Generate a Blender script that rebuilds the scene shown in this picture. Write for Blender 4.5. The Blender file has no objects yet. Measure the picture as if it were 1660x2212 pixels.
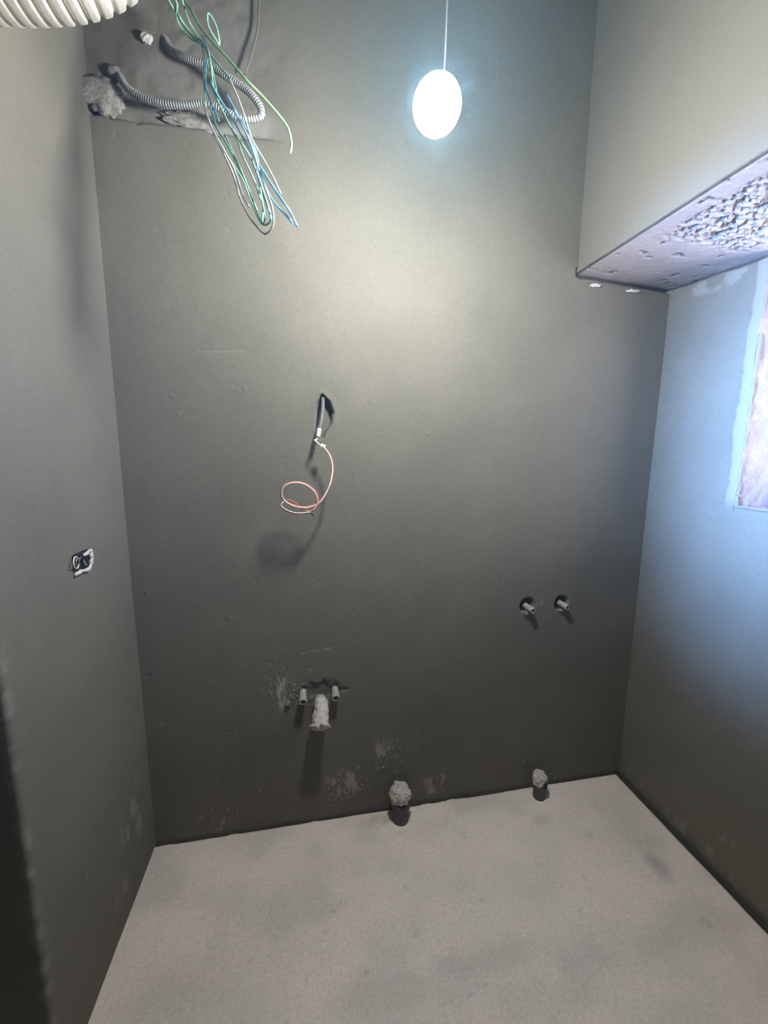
import bpy, bmesh, math, random
import numpy as np
from mathutils import Vector, Matrix

scene = bpy.context.scene
col = scene.collection

# ------------------------------------------------------------------ camera
cam_data = bpy.data.cameras.new('camera')
cam = bpy.data.objects.new('camera', cam_data)
col.objects.link(cam)
cam_data.sensor_fit = 'VERTICAL'
cam_data.sensor_height = 36.0
cam_data.lens = 881.25 / 2212 * 36.0
cam_data.clip_start = 0.02
PITCH, YAW, ROLL, CAM_H = 0.1541, 0.1879, 0.0078, 1.6
_f0 = Vector((math.sin(YAW), math.cos(YAW), 0)); _r = Vector((math.cos(YAW), -math.sin(YAW), 0)); _z = Vector((0, 0, 1))
_fw = _f0 * math.cos(PITCH) - _z * math.sin(PITCH)
_up = _f0 * math.sin(PITCH) + _z * math.cos(PITCH)
_rr = _r * math.cos(ROLL) + _up * math.sin(ROLL)
_uu = _up * math.cos(ROLL) - _r * math.sin(ROLL)
cam.matrix_world = Matrix(((_rr.x, _uu.x, -_fw.x, 0), (_rr.y, _uu.y, -_fw.y, 0), (_rr.z, _uu.z, -_fw.z, CAM_H), (0, 0, 0, 1)))
scene.camera = cam

# ------------------------------------------------------------------ sky, daylight, exposure
world = bpy.data.worlds.new('sky')
scene.world = world
world.use_nodes = True
_bg = world.node_tree.nodes['Background']
_bg.inputs['Color'].default_value = (0.50, 0.68, 1.0, 1)
_bg.inputs['Strength'].default_value = 1.0

def area_light(name, loc, target, sx, sy, power, colour, spread=180):
    ld = bpy.data.lights.new(name, 'AREA')
    ld.shape = 'RECTANGLE'; ld.size = sx; ld.size_y = sy
    ld.energy = power; ld.color = colour; ld.spread = math.radians(spread)
    o = bpy.data.objects.new(name, ld); col.objects.link(o)
    o.location = loc
    o.rotation_euler = (Vector(target) - Vector(loc)).to_track_quat('-Z', 'Y').to_euler()
    return o
# daylight falling in at the window of the right wall, and an added unseen blue fill aimed at that wall
area_light('daylight_window', (2.75, 0.00, 1.66), (1.25, 1.20, 1.80), 2.20, 1.70, 165.0, (0.82, 0.82, 1.0))
area_light('added_blue_fill', (-2.12, 0.52, 1.76), (1.5, 1.12, 1.68), 0.60, 0.60, 40.0, (0.20, 0.42, 1.0), 28)
LAMP_STRENGTH = 495.0
LAMP_COLOUR = (0.92, 0.965, 1.0)

vs = scene.view_settings
vs.view_transform = 'Standard'; vs.look = 'None'; vs.gamma = 1.0; vs.use_curve_mapping = False
vs.exposure = 0.0
cy = scene.cycles
cy.max_bounces = 6; cy.diffuse_bounces = 3; cy.glossy_bounces = 2; cy.transmission_bounces = 2; cy.volume_bounces = 0; cy.transparent_max_bounces = 4
cy.use_adaptive_sampling = True; cy.adaptive_threshold = 0.04; cy.caustics_reflective = False; cy.caustics_refractive = False

XL, XR, YB, YE, XB = -0.636, 1.514, 1.578, 0.9255, 1.078   # left wall, right wall, back wall, pier end, beam face
ZC, YR = 3.42, -1.20                                      # ceiling, rear wall
rng = np.random.default_rng(7)
random.seed(7)

# ------------------------------------------------------------------ helpers
def tag(o, label=None, cat=None, group=None, kind=None):
    if label: o['label'] = label
    if cat: o['category'] = cat
    if group: o['group'] = group
    if kind: o['kind'] = kind
    return o

def link(name, me, mat, parent=None, smooth=True):
    o = bpy.data.objects.new(name, me); col.objects.link(o)
    if mat is not None and not me.materials: me.materials.append(mat)
    if parent is not None:
        o.parent = parent
        o.matrix_parent_inverse = Matrix.Translation(-Vector(parent.location))
    if smooth:
        me.polygons.foreach_set('use_smooth', [True] * len(me.polygons))
    return o

def empty(name, loc):
    o = bpy.data.objects.new(name, None); col.objects.link(o)
    o.location = loc; o.empty_display_size = 0.05
    return o

def mesh_from(name, v, f):
    me = bpy.data.meshes.new(name)
    me.from_pydata([tuple(map(float, p)) for p in v], [], [tuple(map(int, q)) for q in f])
    me.update()
    return me

def bm_mesh(name, bm):
    me = bpy.data.meshes.new(name); bm.normal_update(); bm.to_mesh(me); bm.free(); return me

def boxes_mesh(name, boxes, bevel=0.0):
    bm = bmesh.new()
    for (a, b) in boxes:
        c = [(x + y) / 2 for x, y in zip(a, b)]; s = [abs(y - x) for x, y in zip(a, b)]
        r = bmesh.ops.create_cube(bm, size=1.0)
        for v in r['verts']:
            v.co = Vector((v.co.x * s[0] + c[0], v.co.y * s[1] + c[1], v.co.z * s[2] + c[2]))
    if bevel:
        bmesh.ops.bevel(bm, geom=bm.edges[:], offset=bevel, segments=2, affect='EDGES', profile=0.5)
    return bm_mesh(name, bm)

# ---- value noise in numpy
def _h(ix, iy, seed):
    n = (ix.astype(np.int64) * 374761393 + iy.astype(np.int64) * 668265263 + seed * 974711) & 0x7fffffff
    n = ((n ^ (n >> 13)) * 1274126177) & 0x7fffffff
    return ((n ^ (n >> 16)) & 0xffff) / 65535.0
def vnoise(x, y, seed=0):
    ix = np.floor(x); iy = np.floor(y); fx = x - ix; fy = y - iy
    fx = fx * fx * (3 - 2 * fx); fy = fy * fy * (3 - 2 * fy)
    a = _h(ix, iy, seed); b = _h(ix + 1, iy, seed); c = _h(ix, iy + 1, seed); d = _h(ix + 1, iy + 1, seed)
    return (a + (b - a) * fx) + ((c + (d - c) * fx) - (a + (b - a) * fx)) * fy
def fbm(x, y, seed=0, oct=4):
    s = 0; a = 0.5
    for k in range(oct):
        s = s + a * vnoise(x * 2 ** k, y * 2 ** k, seed + k * 17); a *= 0.5
    return s / (1 - 0.5 ** oct) - 0.5           # about -0.5..0.5
def sstep(a, b, x):
    t = np.clip((x - a) / (b - a), 0, 1); return t * t * (3 - 2 * t)

def poly_sdf(px, pz, poly):
    """signed distance to a polygon (negative inside)"""
    d = np.full(px.shape, 1e9); inside = np.zeros(px.shape, bool)
    n = len(poly)
    for i in range(n):
        ax, az = poly[i]; bx, bz = poly[(i + 1) % n]
        ex, ez = bx - ax, bz - az
        t = np.clip(((px - ax) * ex + (pz - az) * ez) / (ex * ex + ez * ez), 0, 1)
        d = np.minimum(d, np.hypot(px - ax - t * ex, pz - az - t * ez))
        c = ((az > pz) != (bz > pz)) & (px < (bx - ax) * (pz - az) / ((bz - az) if bz != az else 1e-9) + ax)
        inside ^= c
    return np.where(inside, -d, d)

def grid_sheet(name, P, N, D, mask, mat, keep=None, parent=None):
    """P: (m,n,3) points, N: (m,n,3) normals, D: (m,n) offsets into the room, mask: (m,n,3) colour masks"""
    m, n = D.shape
    V = (P + N * D[..., None]).reshape(-1, 3).astype(np.float32)
    i = np.arange(m - 1)[:, None] * n + np.arange(n - 1)[None, :]
    F = np.stack([i, i + 1, i + n + 1, i + n], -1).reshape(-1, 4)
    if keep is not None:
        F = F[keep[:-1, :-1].reshape(-1)]
    me = bpy.data.meshes.new(name)
    me.vertices.add(len(V)); me.vertices.foreach_set('co', V.ravel())
    me.loops.add(F.size); me.loops.foreach_set('vertex_index', F.ravel().astype(np.int32))
    me.polygons.add(len(F)); me.polygons.foreach_set('loop_start', np.arange(0, F.size, 4, dtype=np.int32))
    me.update(calc_edges=True)
    at = me.attributes.new('wear', 'FLOAT_COLOR', 'POINT')
    c = np.ones((m * n, 4), np.float32); c[:, :3] = np.clip(mask.reshape(-1, 3), 0, 1)
    at.data.foreach_set('color', c.ravel())
    return link(name, me, mat, parent)

def smooth_path(pts, step):
    """Catmull-Rom through the points, resampled"""
    p = [Vector(q) for q in pts]
    if len(p) == 2:
        out = [p[0].lerp(p[1], t / 6) for t in range(7)]
        return out
    p = [p[0] * 2 - p[1]] + p + [p[-1] * 2 - p[-2]]
    out = []
    for k in range(1, len(p) - 2):
        a, b, c, d = p[k - 1], p[k], p[k + 1], p[k + 2]
        m = max(2, int((c - b).length / step))
        for j in range(m):
            t = j / m
            out.append(0.5 * ((2 * b) + (c - a) * t + (2 * a - 5 * b + 4 * c - d) * t * t + (3 * b - a - 3 * c + d) * t ** 3))
    out.append(p[-2])
    return out

def tube_mesh(name, pts, rad, sides=10, caps=True, hollow=0.0):
    """sweep; rad: number or list; hollow>0 gives an open mouth of that depth at the end"""
    pts = [Vector(q) for q in pts]; n = len(pts)
    rad = list(rad) if hasattr(rad, '__len__') else [rad] * n
    tang = [(pts[min(i + 1, n - 1)] - pts[max(i - 1, 0)]).normalized() for i in range(n)]
    if hollow:
        q, t = pts[-1], tang[-1]
        for (dd, k) in ((0.0, 0.72), (-hollow, 0.68)):
            pts.append(q + t * dd); rad.append(rad[n - 1] * k); tang.append(t)
        n = len(pts)
    u = tang[0].orthogonal().normalized()
    v = []; f = []
    for i in range(n):
        u = (u - tang[i] * u.dot(tang[i])).normalized(); w = tang[i].cross(u)
        for s in range(sides):
            a = 2 * math.pi * s / sides
            v.append(pts[i] + (u * math.cos(a) + w * math.sin(a)) * rad[i])
    for i in range(n - 1):
        for s in range(sides):
            a = i * sides + s; b = i * sides + (s + 1) % sides
            f.append((a, b, b + sides, a + sides))
    if caps:
        f.append(tuple(reversed(range(sides)))); f.append(tuple((n - 1) * sides + s for s in range(sides)))
    me = bpy.data.meshes.new(name); me.from_pydata([tuple(q) for q in v], [], f); me.update()
    return me

def ribbed(pts, r, pitch, depth, step=None):
    step = step or pitch / 5
    L = smooth_path(pts, step); acc = 0; out = []
    for i, q in enumerate(L):
        if i: acc += (q - L[i - 1]).length
        out.append(r + depth * math.copysign(abs(math.cos(math.pi * 2 * acc / pitch)) ** 0.6, math.cos(math.pi * 2 * acc / pitch)))
    return L, out

def lump_mesh(name, c, r, seed=0, amp=0.25, sub=3, freq=2.2, axis=(0, 0, 1)):
    """rough lump of dried mortar or rag: a sphere pushed about by noise"""
    from mathutils import noise
    bm = bmesh.new(); bmesh.ops.create_icosphere(bm, subdivisions=sub, radius=1.0)
    for vtx in bm.verts:
        p = vtx.co.copy()
        k = 1 + amp * noise.noise(p * freq + Vector((seed * 7.1, seed, 3.3))) + amp * 0.55 * noise.noise(p * freq * 3 + Vector((seed, 2.2, seed * 3)))
        vtx.co = Vector((p.x * r[0] * k + c[0], p.y * r[1] * k + c[1], p.z * r[2] * k + c[2]))
    return bm_mesh(name, bm)

# ------------------------------------------------------------------ materials
def new_mat(name):
    m = bpy.data.materials.new(name); m.use_nodes = True
    nt = m.node_tree
    return m, nt, nt.nodes['Principled BSDF']
def _noise(nt, scale, detail=4, rough=0.6, vec=None, stretch=None):
    n = nt.nodes.new('ShaderNodeTexNoise'); n.inputs['Scale'].default_value = scale
    n.inputs['Detail'].default_value = detail; n.inputs['Roughness'].default_value = rough
    if vec is not None:
        if stretch:
            mp = nt.nodes.new('ShaderNodeMapping'); mp.inputs['Scale'].default_value = stretch
            nt.links.new(vec, mp.inputs['Vector']); vec = mp.outputs['Vector']
        nt.links.new(vec, n.inputs['Vector'])
    return n
def _mix(nt, a, b, fac, mode='MIX'):
    n = nt.nodes.new('ShaderNodeMix'); n.data_type = 'RGBA'; n.blend_type = mode
    for s, val in ((6, a), (7, b), (0, fac)):
        if isinstance(val, (tuple, list)): n.inputs[s].default_value = (*val, 1) if len(val) == 3 else val
        elif isinstance(val, (int, float)): n.inputs[s].default_value = val
        else: nt.links.new(val, n.inputs[s])
    return n.outputs[2]
def _ramp(nt, fac, a, b):
    n = nt.nodes.new('ShaderNodeMapRange'); n.inputs['From Min'].default_value = a; n.inputs['From Max'].default_value = b
    nt.links.new(fac, n.inputs['Value']); return n.outputs['Result']

def cement(name, base, base2, mortar=(0.42, 0.40, 0.36), dark=(0.06, 0.058, 0.05), bare=(0.25, 0.235, 0.215), rough=0.85,
           bump=0.22, grain=230, cloud=2.6, stripes=0.0, speck=0.10, spec=0.25):
    m, nt, b = new_mat(name)
    tc = nt.nodes.new('ShaderNodeTexCoord').outputs['Object']
    big = _noise(nt, cloud, 5, 0.6, tc)
    c = _mix(nt, base, base2, _ramp(nt, big.outputs['Fac'], 0.35, 0.65))
    fine = _noise(nt, grain * 0.55, 3, 0.7, tc)
    c = _mix(nt, c, (0.5, 0.5, 0.5), _ramp(nt, fine.outputs['Fac'], 0.3, 0.75), 'OVERLAY') if False else c
    sp = _mix(nt, (1 - speck,) * 3, (1 + speck * 0.8,) * 3, _ramp(nt, fine.outputs['Fac'], 0.25, 0.75))
    c = _mix(nt, c, sp, 1.0, 'MULTIPLY')
    at = nt.nodes.new('ShaderNodeAttribute'); at.attribute_name = 'wear'
    sep = nt.nodes.new('ShaderNodeSeparateColor'); nt.links.new(at.outputs['Color'], sep.inputs['Color'])
    c = _mix(nt, c, bare, sep.outputs['Blue']); c = _mix(nt, c, mortar, sep.outputs['Red']); c = _mix(nt, c, dark, sep.outputs['Green'])
    nt.links.new(c, b.inputs['Base Color'])
    b.inputs['Roughness'].default_value = rough
    b.inputs['Specular IOR Level'].default_value = spec
    g1 = _noise(nt, grain, 3, 0.65, tc); g2 = _noise(nt, 34, 4, 0.6, tc)
    add = nt.nodes.new('ShaderNodeMath'); add.operation = 'MULTIPLY_ADD'
    nt.links.new(g2.outputs['Fac'], add.inputs[0]); add.inputs[1].default_value = 1.6
    nt.links.new(g1.outputs['Fac'], add.inputs[2])
    bp = nt.nodes.new('ShaderNodeBump'); bp.inputs['Strength'].default_value = bump; bp.inputs['Distance'].default_value = 0.0022
    nt.links.new(add.outputs[0], bp.inputs['Height']); nt.links.new(bp.outputs['Normal'], b.inputs['Normal'])
    return m
def plain(name, colour, rough=0.5, metal=0.0, spec=0.5, var=0.0, bump=0.0, scale=60):
    m, nt, b = new_mat(name)
    tc = nt.nodes.new('ShaderNodeTexCoord').outputs['Object']
    n = _noise(nt, scale, 4, 0.65, tc)
    lo = tuple(x * (1 - var) for x in colour); hi = tuple(min(1, x * (1 + var)) for x in colour)
    nt.links.new(_mix(nt, lo, hi, _ramp(nt, n.outputs['Fac'], 0.3, 0.7)), b.inputs['Base Color'])
    b.inputs['Roughness'].default_value = rough; b.inputs['Metallic'].default_value = metal
    b.inputs['Specular IOR Level'].default_value = spec
    if bump:
        bp = nt.nodes.new('ShaderNodeBump'); bp.inputs['Strength'].default_value = bump; bp.inputs['Distance'].default_value = 0.003
        nt.links.new(n.outputs['Fac'], bp.inputs['Height']); nt.links.new(bp.outputs['Normal'], b.inputs['Normal'])
    return m

M = {}
M['wall'] = cement('waterproof_cement', (0.162, 0.149, 0.113), (0.141, 0.130, 0.099), bare=(0.165, 0.150, 0.130))
M['floor'] = cement('dusty_screed', (0.84, 0.73, 0.62), (0.77, 0.675, 0.58), dark=(0.26, 0.25, 0.235), mortar=(0.80, 0.74, 0.66),
                    bare=(0.50, 0.45, 0.36), cloud=4.2, grain=190, bump=0.5, speck=0.16)
M['beam'] = cement('raw_concrete', (0.78, 0.675, 0.635), (0.70, 0.605, 0.57), mortar=(0.75, 0.72, 0.7), bare=(0.172, 0.162, 0.134), dark=(0.10, 0.15, 0.15), cloud=9, bump=0.8)
M['ceiling'] = cement('slab_concrete', (0.30, 0.285, 0.26), (0.25, 0.24, 0.22))
M['reveal'] = cement('reveal_plaster', (0.35, 0.30, 0.305), (0.28, 0.245, 0.25), dark=(0.3, 0.28, 0.28), cloud=16, bump=0.9)
M['mortar'] = plain('dried_mortar', (0.24, 0.225, 0.19), 0.92, var=0.35, bump=0.9, scale=120, spec=0.2)
M['splat'] = plain('mortar_splash', (0.46, 0.44, 0.385), 0.9, var=0.4, bump=0.5, scale=160, spec=0.2)
M['rag'] = plain('plaster_rag', (0.55, 0.50, 0.43), 0.95, var=0.3, bump=1.0, scale=150, spec=0.15)
M['pale_gypsum'] = plain('gypsum', (0.62, 0.58, 0.54), 0.9, var=0.3, bump=0.8, scale=200, spec=0.2)
M['greypvc'] = plain('grey_plastic', (0.075, 0.07, 0.072), 0.6, var=0.35, scale=90)
M['stub'] = plain('dusty_pipe', (0.34, 0.33, 0.29), 0.55, var=0.35, bump=0.4, scale=170)
M['hole'] = plain('pipe_bore', (0.012, 0.012, 0.011), 0.8)
M['alu'] = plain('crinkled_foil', (0.93, 0.89, 0.80), 0.42, 0.75, var=0.08, bump=0.25, scale=130)
M['conduit'] = plain('grey_conduit', (0.24, 0.24, 0.228), 0.55, var=0.2, scale=70)
M['blue'] = plain('blue_insulation', (0.11, 0.33, 0.52), 0.4, var=0.15, scale=40)
M['green'] = plain('green_insulation', (0.19, 0.38, 0.27), 0.4, var=0.2, scale=40)
M['white'] = plain('white_insulation', (0.40, 0.43, 0.46), 0.45, var=0.08)
M['greyw'] = plain('grey_insulation', (0.40, 0.39, 0.34), 0.5, var=0.1)
M['greenw'] = plain('pale_green_insulation', (0.22, 0.42, 0.18), 0.4, var=0.15)
M['sheath'] = plain('grey_sheath', (0.12, 0.115, 0.10), 0.6, var=0.15)
M['tape'] = plain('white_tape', (0.52, 0.50, 0.45), 0.6, var=0.1)
M['cream'] = plain('cream_plastic', (0.82, 0.76, 0.62), 0.5, var=0.05)
M['cable_white'] = plain('cream_insulation', (0.80, 0.66, 0.54), 0.45, var=0.06)
M['cable_red'] = plain('red_insulation', (0.55, 0.13, 0.09), 0.45, var=0.1)
M['black'] = plain('black_insulation', (0.035, 0.035, 0.035), 0.5)
M['copper'] = plain('copper_wire', (0.75, 0.42, 0.30), 0.3, 1.0)
M['boxplastic'] = plain('box_plastic', (0.05, 0.05, 0.045), 0.5)
M['lampcap'] = plain('white_lamp_cap', (0.85, 0.86, 0.86), 0.4)
M['frame'] = plain('window_frame_white', (0.8, 0.8, 0.8), 0.4)
_m, _nt, _b = new_mat('lamp_glow')
_b.inputs['Base Color'].default_value = (0.9, 0.9, 0.9, 1)
_b.inputs['Emission Color'].default_value = (*LAMP_COLOUR, 1); _b.inputs['Emission Strength'].default_value = LAMP_STRENGTH
M['glow'] = _m

# measured centre lines of wires, cables and conduits (metres)
D = {'box_rim': [(-0.6343, 1.224, 1.2498), (-0.6343, 1.2515, 1.2503), (-0.6343, 1.2843, 1.2457), (-0.6343, 1.3071, 1.2525), (-0.6343, 1.3154, 1.2747),
             (-0.6343, 1.3132, 1.2956), (-0.6343, 1.2901, 1.2934), (-0.6343, 1.2751, 1.2914)],
 'box_wires': [('white',
                [(-0.6563, 1.2964, 1.27), (-0.6403, 1.2557, 1.2909), (-0.6243, 1.2139, 1.3021), (-0.6243, 1.2061, 1.2936), (-0.6243, 1.2058, 1.2812),
                 (-0.6403, 1.2441, 1.2612), (-0.6563, 1.2879, 1.251)]),
               ('green', [(-0.6563, 1.2974, 1.2751), (-0.6433, 1.2638, 1.2889), (-0.6303, 1.2304, 1.2872), (-0.6433, 1.2542, 1.2682), (-0.6563, 1.2863, 1.2528)]),
               ('copper', [(-0.6463, 1.2913, 1.2763), (-0.6373, 1.2694, 1.2911), (-0.6283, 1.2438, 1.2885), (-0.6373, 1.2584, 1.2745), (-0.6463, 1.2779, 1.2548)]),
               ('grey', [(-0.6513, 1.307, 1.2777), (-0.6448, 1.2966, 1.2695), (-0.6383, 1.2947, 1.2549)]),
               ('white', [(-0.6323, 1.2364, 1.2651), (-0.6393, 1.2564, 1.2673), (-0.6463, 1.2725, 1.2683)])],
 'bundle': [('blue',
             [(-0.2836, 1.5283, 2.8367), (-0.2564, 1.4583, 2.7415), (-0.2528, 1.3883, 2.6487), (-0.2425, 1.3183, 2.5602), (-0.2349, 1.305, 2.5212),
              (-0.2193, 1.2916, 2.481), (-0.2075, 1.2783, 2.4482)]),
            ('green',
             [(-0.24, 1.2783, 2.4687), (-0.2195, 1.2629, 2.416), (-0.195, 1.2475, 2.3666), (-0.1679, 1.2322, 2.3178), (-0.1458, 1.2168, 2.2812),
              (-0.1271, 1.2014, 2.2294), (-0.1109, 1.186, 2.1878), (-0.0999, 1.1745, 2.163), (-0.0861, 1.1668, 2.1569), (-0.074, 1.1591, 2.1656),
              (-0.0761, 1.1514, 2.1788), (-0.0872, 1.1437, 2.2125), (-0.0981, 1.136, 2.2428), (-0.111, 1.1283, 2.2741)]),
            ('white', [(-0.2433, 1.2783, 2.4806), (-0.2172, 1.2283, 2.398), (-0.1866, 1.1783, 2.3262), (-0.162, 1.1533, 2.276), (-0.1496, 1.1283, 2.2416)]),
            ('green',
             [(-0.2275, 1.2783, 2.4779), (-0.208, 1.2583, 2.4145), (-0.1825, 1.2383, 2.3699), (-0.1578, 1.2183, 2.3157), (-0.1335, 1.1983, 2.2596),
              (-0.1195, 1.1783, 2.2154), (-0.1017, 1.1683, 2.1698), (-0.0947, 1.1583, 2.1532), (-0.088, 1.1483, 2.1662), (-0.0926, 1.1383, 2.1922),
              (-0.0956, 1.1283, 2.2198)]),
            ('green',
             [(-0.2244, 1.2783, 2.5352), (-0.2009, 1.2497, 2.4687), (-0.1774, 1.2212, 2.4131), (-0.152, 1.1926, 2.3541), (-0.138, 1.1712, 2.3088),
              (-0.1199, 1.1569, 2.2666), (-0.1045, 1.1426, 2.2268), (-0.0961, 1.1283, 2.1937)]),
            ('blue',
             [(-0.2242, 1.2783, 2.5376), (-0.2036, 1.2561, 2.4899), (-0.1707, 1.2339, 2.4349), (-0.1458, 1.2116, 2.3843), (-0.1139, 1.1894, 2.3231),
              (-0.0927, 1.1728, 2.2841), (-0.072, 1.1616, 2.2484), (-0.0462, 1.1505, 2.2086), (-0.028, 1.1394, 2.1826), (-0.0103, 1.1283, 2.1421)]),
            ('white',
             [(-0.1768, 1.2783, 2.5498), (-0.1571, 1.2497, 2.497), (-0.1395, 1.2212, 2.4401), (-0.1226, 1.1926, 2.3772), (-0.111, 1.1712, 2.3408),
              (-0.0855, 1.1569, 2.2946), (-0.0651, 1.1426, 2.2528), (-0.0475, 1.1283, 2.2109)]),
            ('blue',
             [(-0.1865, 1.2783, 2.5162), (-0.1639, 1.2583, 2.4678), (-0.1426, 1.2383, 2.4247), (-0.123, 1.2183, 2.3819), (-0.1067, 1.1983, 2.332),
              (-0.1008, 1.1783, 2.2912), (-0.093, 1.1683, 2.262), (-0.0802, 1.1583, 2.2286), (-0.0621, 1.1483, 2.1983), (-0.0362, 1.1383, 2.169),
              (-0.0232, 1.1283, 2.1506)]),
            ('grey',
             [(-0.2228, 1.2783, 2.4158), (-0.1975, 1.2601, 2.3642), (-0.1752, 1.2419, 2.3126), (-0.161, 1.2238, 2.2632), (-0.1518, 1.2056, 2.229),
              (-0.13, 1.1874, 2.1815), (-0.1108, 1.1738, 2.154), (-0.0921, 1.1647, 2.1339), (-0.0751, 1.1556, 2.1413), (-0.0673, 1.1465, 2.1576),
              (-0.0696, 1.1374, 2.1845), (-0.0853, 1.1283, 2.2257)]),
            ('blue',
             [(-0.1283, 1.1983, 2.3826), (-0.1134, 1.1908, 2.3411), (-0.1082, 1.1833, 2.3177), (-0.1058, 1.1758, 2.2891), (-0.1022, 1.1683, 2.2609),
              (-0.0934, 1.1608, 2.2309), (-0.0835, 1.1533, 2.1962), (-0.0758, 1.1458, 2.1736), (-0.0732, 1.1383, 2.1554)]),
            ('green',
             [(-0.1645, 1.1983, 2.3825), (-0.1167, 1.1863, 2.3087), (-0.1015, 1.1743, 2.262), (-0.0966, 1.1623, 2.2192), (-0.0913, 1.1503, 2.1889),
              (-0.0942, 1.1383, 2.1484)]),
            ('blue',
             [(-0.217, 1.2783, 2.524), (-0.1859, 1.2533, 2.4636), (-0.1577, 1.2283, 2.4109), (-0.1302, 1.2033, 2.3542), (-0.1055, 1.1783, 2.3052),
              (-0.0871, 1.1658, 2.2733), (-0.0639, 1.1533, 2.2349), (-0.0407, 1.1408, 2.1991), (-0.0203, 1.1283, 2.1631)]),
            ('white', [(-0.1729, 1.2783, 2.4907), (-0.1517, 1.2283, 2.4264), (-0.1266, 1.1783, 2.36), (-0.1102, 1.1533, 2.3083), (-0.0967, 1.1283, 2.2572)]),
            ('green', [(-0.1928, 1.2783, 2.4172), (-0.1661, 1.2283, 2.3432), (-0.1406, 1.1783, 2.2719), (-0.1215, 1.1533, 2.2164), (-0.1051, 1.1283, 2.1688)]),
            ('white', [(-0.1562, 1.1783, 2.2701), (-0.1402, 1.1583, 2.2146), (-0.1237, 1.1383, 2.1792)]),
            ('green',
             [(-0.3552, 1.3783, 2.8301), (-0.3417, 1.3983, 2.8016), (-0.3237, 1.4183, 2.7843), (-0.3045, 1.4383, 2.7682), (-0.2611, 1.385, 2.6994),
              (-0.2341, 1.3316, 2.6424), (-0.217, 1.2783, 2.524)]),
            ('green',
             [(-0.328, 1.3783, 2.8351), (-0.3306, 1.3983, 2.8035), (-0.3158, 1.4183, 2.7754), (-0.2905, 1.4383, 2.76), (-0.2552, 1.385, 2.703), (-0.2289, 1.3316, 2.613),
              (-0.2054, 1.2783, 2.4885)]),
            ('green',
             [(-0.3443, 1.3783, 2.8321), (-0.3195, 1.3955, 2.7929), (-0.3292, 1.4126, 2.7835), (-0.3223, 1.4297, 2.7685), (-0.2924, 1.4169, 2.7338),
              (-0.2565, 1.374, 2.686), (-0.2482, 1.3312, 2.5844), (-0.2419, 1.2883, 2.4755)]),
            ('pale',
             [(-0.2114, 1.3783, 2.6995), (-0.2237, 1.3726, 2.7133), (-0.2369, 1.3669, 2.7317), (-0.2373, 1.3612, 2.7518), (-0.2315, 1.3612, 2.7573),
              (-0.2209, 1.3669, 2.7445), (-0.2143, 1.3726, 2.7302), (-0.2111, 1.3783, 2.7047)]),
            ('green',
             [(-0.307, 1.3783, 2.8267), (-0.3058, 1.3983, 2.8029), (-0.2959, 1.4183, 2.7762), (-0.2761, 1.4383, 2.757), (-0.2454, 1.3883, 2.6891),
              (-0.1891, 1.3383, 2.5989), (-0.1782, 1.2883, 2.5572)])],
 'conduit': [(-0.5637, 1.6083, 2.7519), (-0.54, 1.5751, 2.7271), (-0.5128, 1.542, 2.6772), (-0.476, 1.5257, 2.6475), (-0.4333, 1.5115, 2.629), (-0.3912, 1.5009, 2.6203),
             (-0.3337, 1.4915, 2.6189), (-0.282, 1.482, 2.6224), (-0.2311, 1.4725, 2.6099), (-0.1871, 1.4657, 2.5896), (-0.1488, 1.4609, 2.5858),
             (-0.1163, 1.4583, 2.5943), (-0.1123, 1.4583, 2.6167), (-0.1338, 1.463, 2.6488), (-0.166, 1.4773, 2.6805), (-0.2172, 1.4925, 2.7144),
             (-0.2631, 1.5115, 2.7465), (-0.3287, 1.532, 2.7725), (-0.3791, 1.5651, 2.8113), (-0.4104, 1.5983, 2.8686)],
 'green_wire': [(-0.3339, 1.4283, 2.8861), (-0.2993, 1.4069, 2.8092), (-0.2819, 1.3855, 2.7755), (-0.2601, 1.364, 2.7278), (-0.2302, 1.3426, 2.6821),
                (-0.2005, 1.3212, 2.6418), (-0.1659, 1.2997, 2.5978), (-0.132, 1.2783, 2.5516), (-0.0999, 1.2783, 2.5264), (-0.0728, 1.2783, 2.5025),
                (-0.0454, 1.2783, 2.4756), (-0.0288, 1.2783, 2.4545), (-0.0223, 1.2783, 2.4293), (-0.0214, 1.2783, 2.411), (-0.0262, 1.2783, 2.3945)],
 'pale_cable': [(-0.1125, 1.5583, 3.06), (-0.116, 1.5558, 2.9594), (-0.1238, 1.5533, 2.8938), (-0.1414, 1.5508, 2.8324), (-0.1647, 1.5483, 2.7697)],
 'sheath': [(0.066, 1.5983, 1.7895), (0.0653, 1.5733, 1.7715), (0.0636, 1.5563, 1.7427), (0.0587, 1.5383, 1.7083), (0.0499, 1.5263, 1.6717), (0.0429, 1.5203, 1.6386)],
 'slot': [(0.0607, 1.7969), (0.0893, 1.771), (0.1026, 1.7343), (0.0952, 1.6916), (0.0776, 1.6691), (0.0651, 1.6398), (0.0495, 1.6345), (0.0399, 1.6736), (0.0407, 1.7244),
          (0.0466, 1.7665)],
 'tail': [(0.0427, 1.5203, 1.6475), (0.0407, 1.5179, 1.6355), (0.0333, 1.5155, 1.6288), (0.0303, 1.5131, 1.6287), (0.0385, 1.5107, 1.6211), (0.0537, 1.5083, 1.6081)],
 'tape': [(0.0493, 1.5263, 1.6702), (0.0459, 1.5233, 1.6536), (0.0426, 1.5203, 1.638)],
 'terminal': [(0.0516, 1.5083, 1.6102), (0.0693, 1.5033, 1.6058)],
 'wire_low': [(0.0183, 1.4683, 1.3771), (-0.0139, 1.4669, 1.3826), (-0.0396, 1.4656, 1.4058), (-0.0594, 1.4642, 1.4182), (-0.0767, 1.4629, 1.4157),
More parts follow.
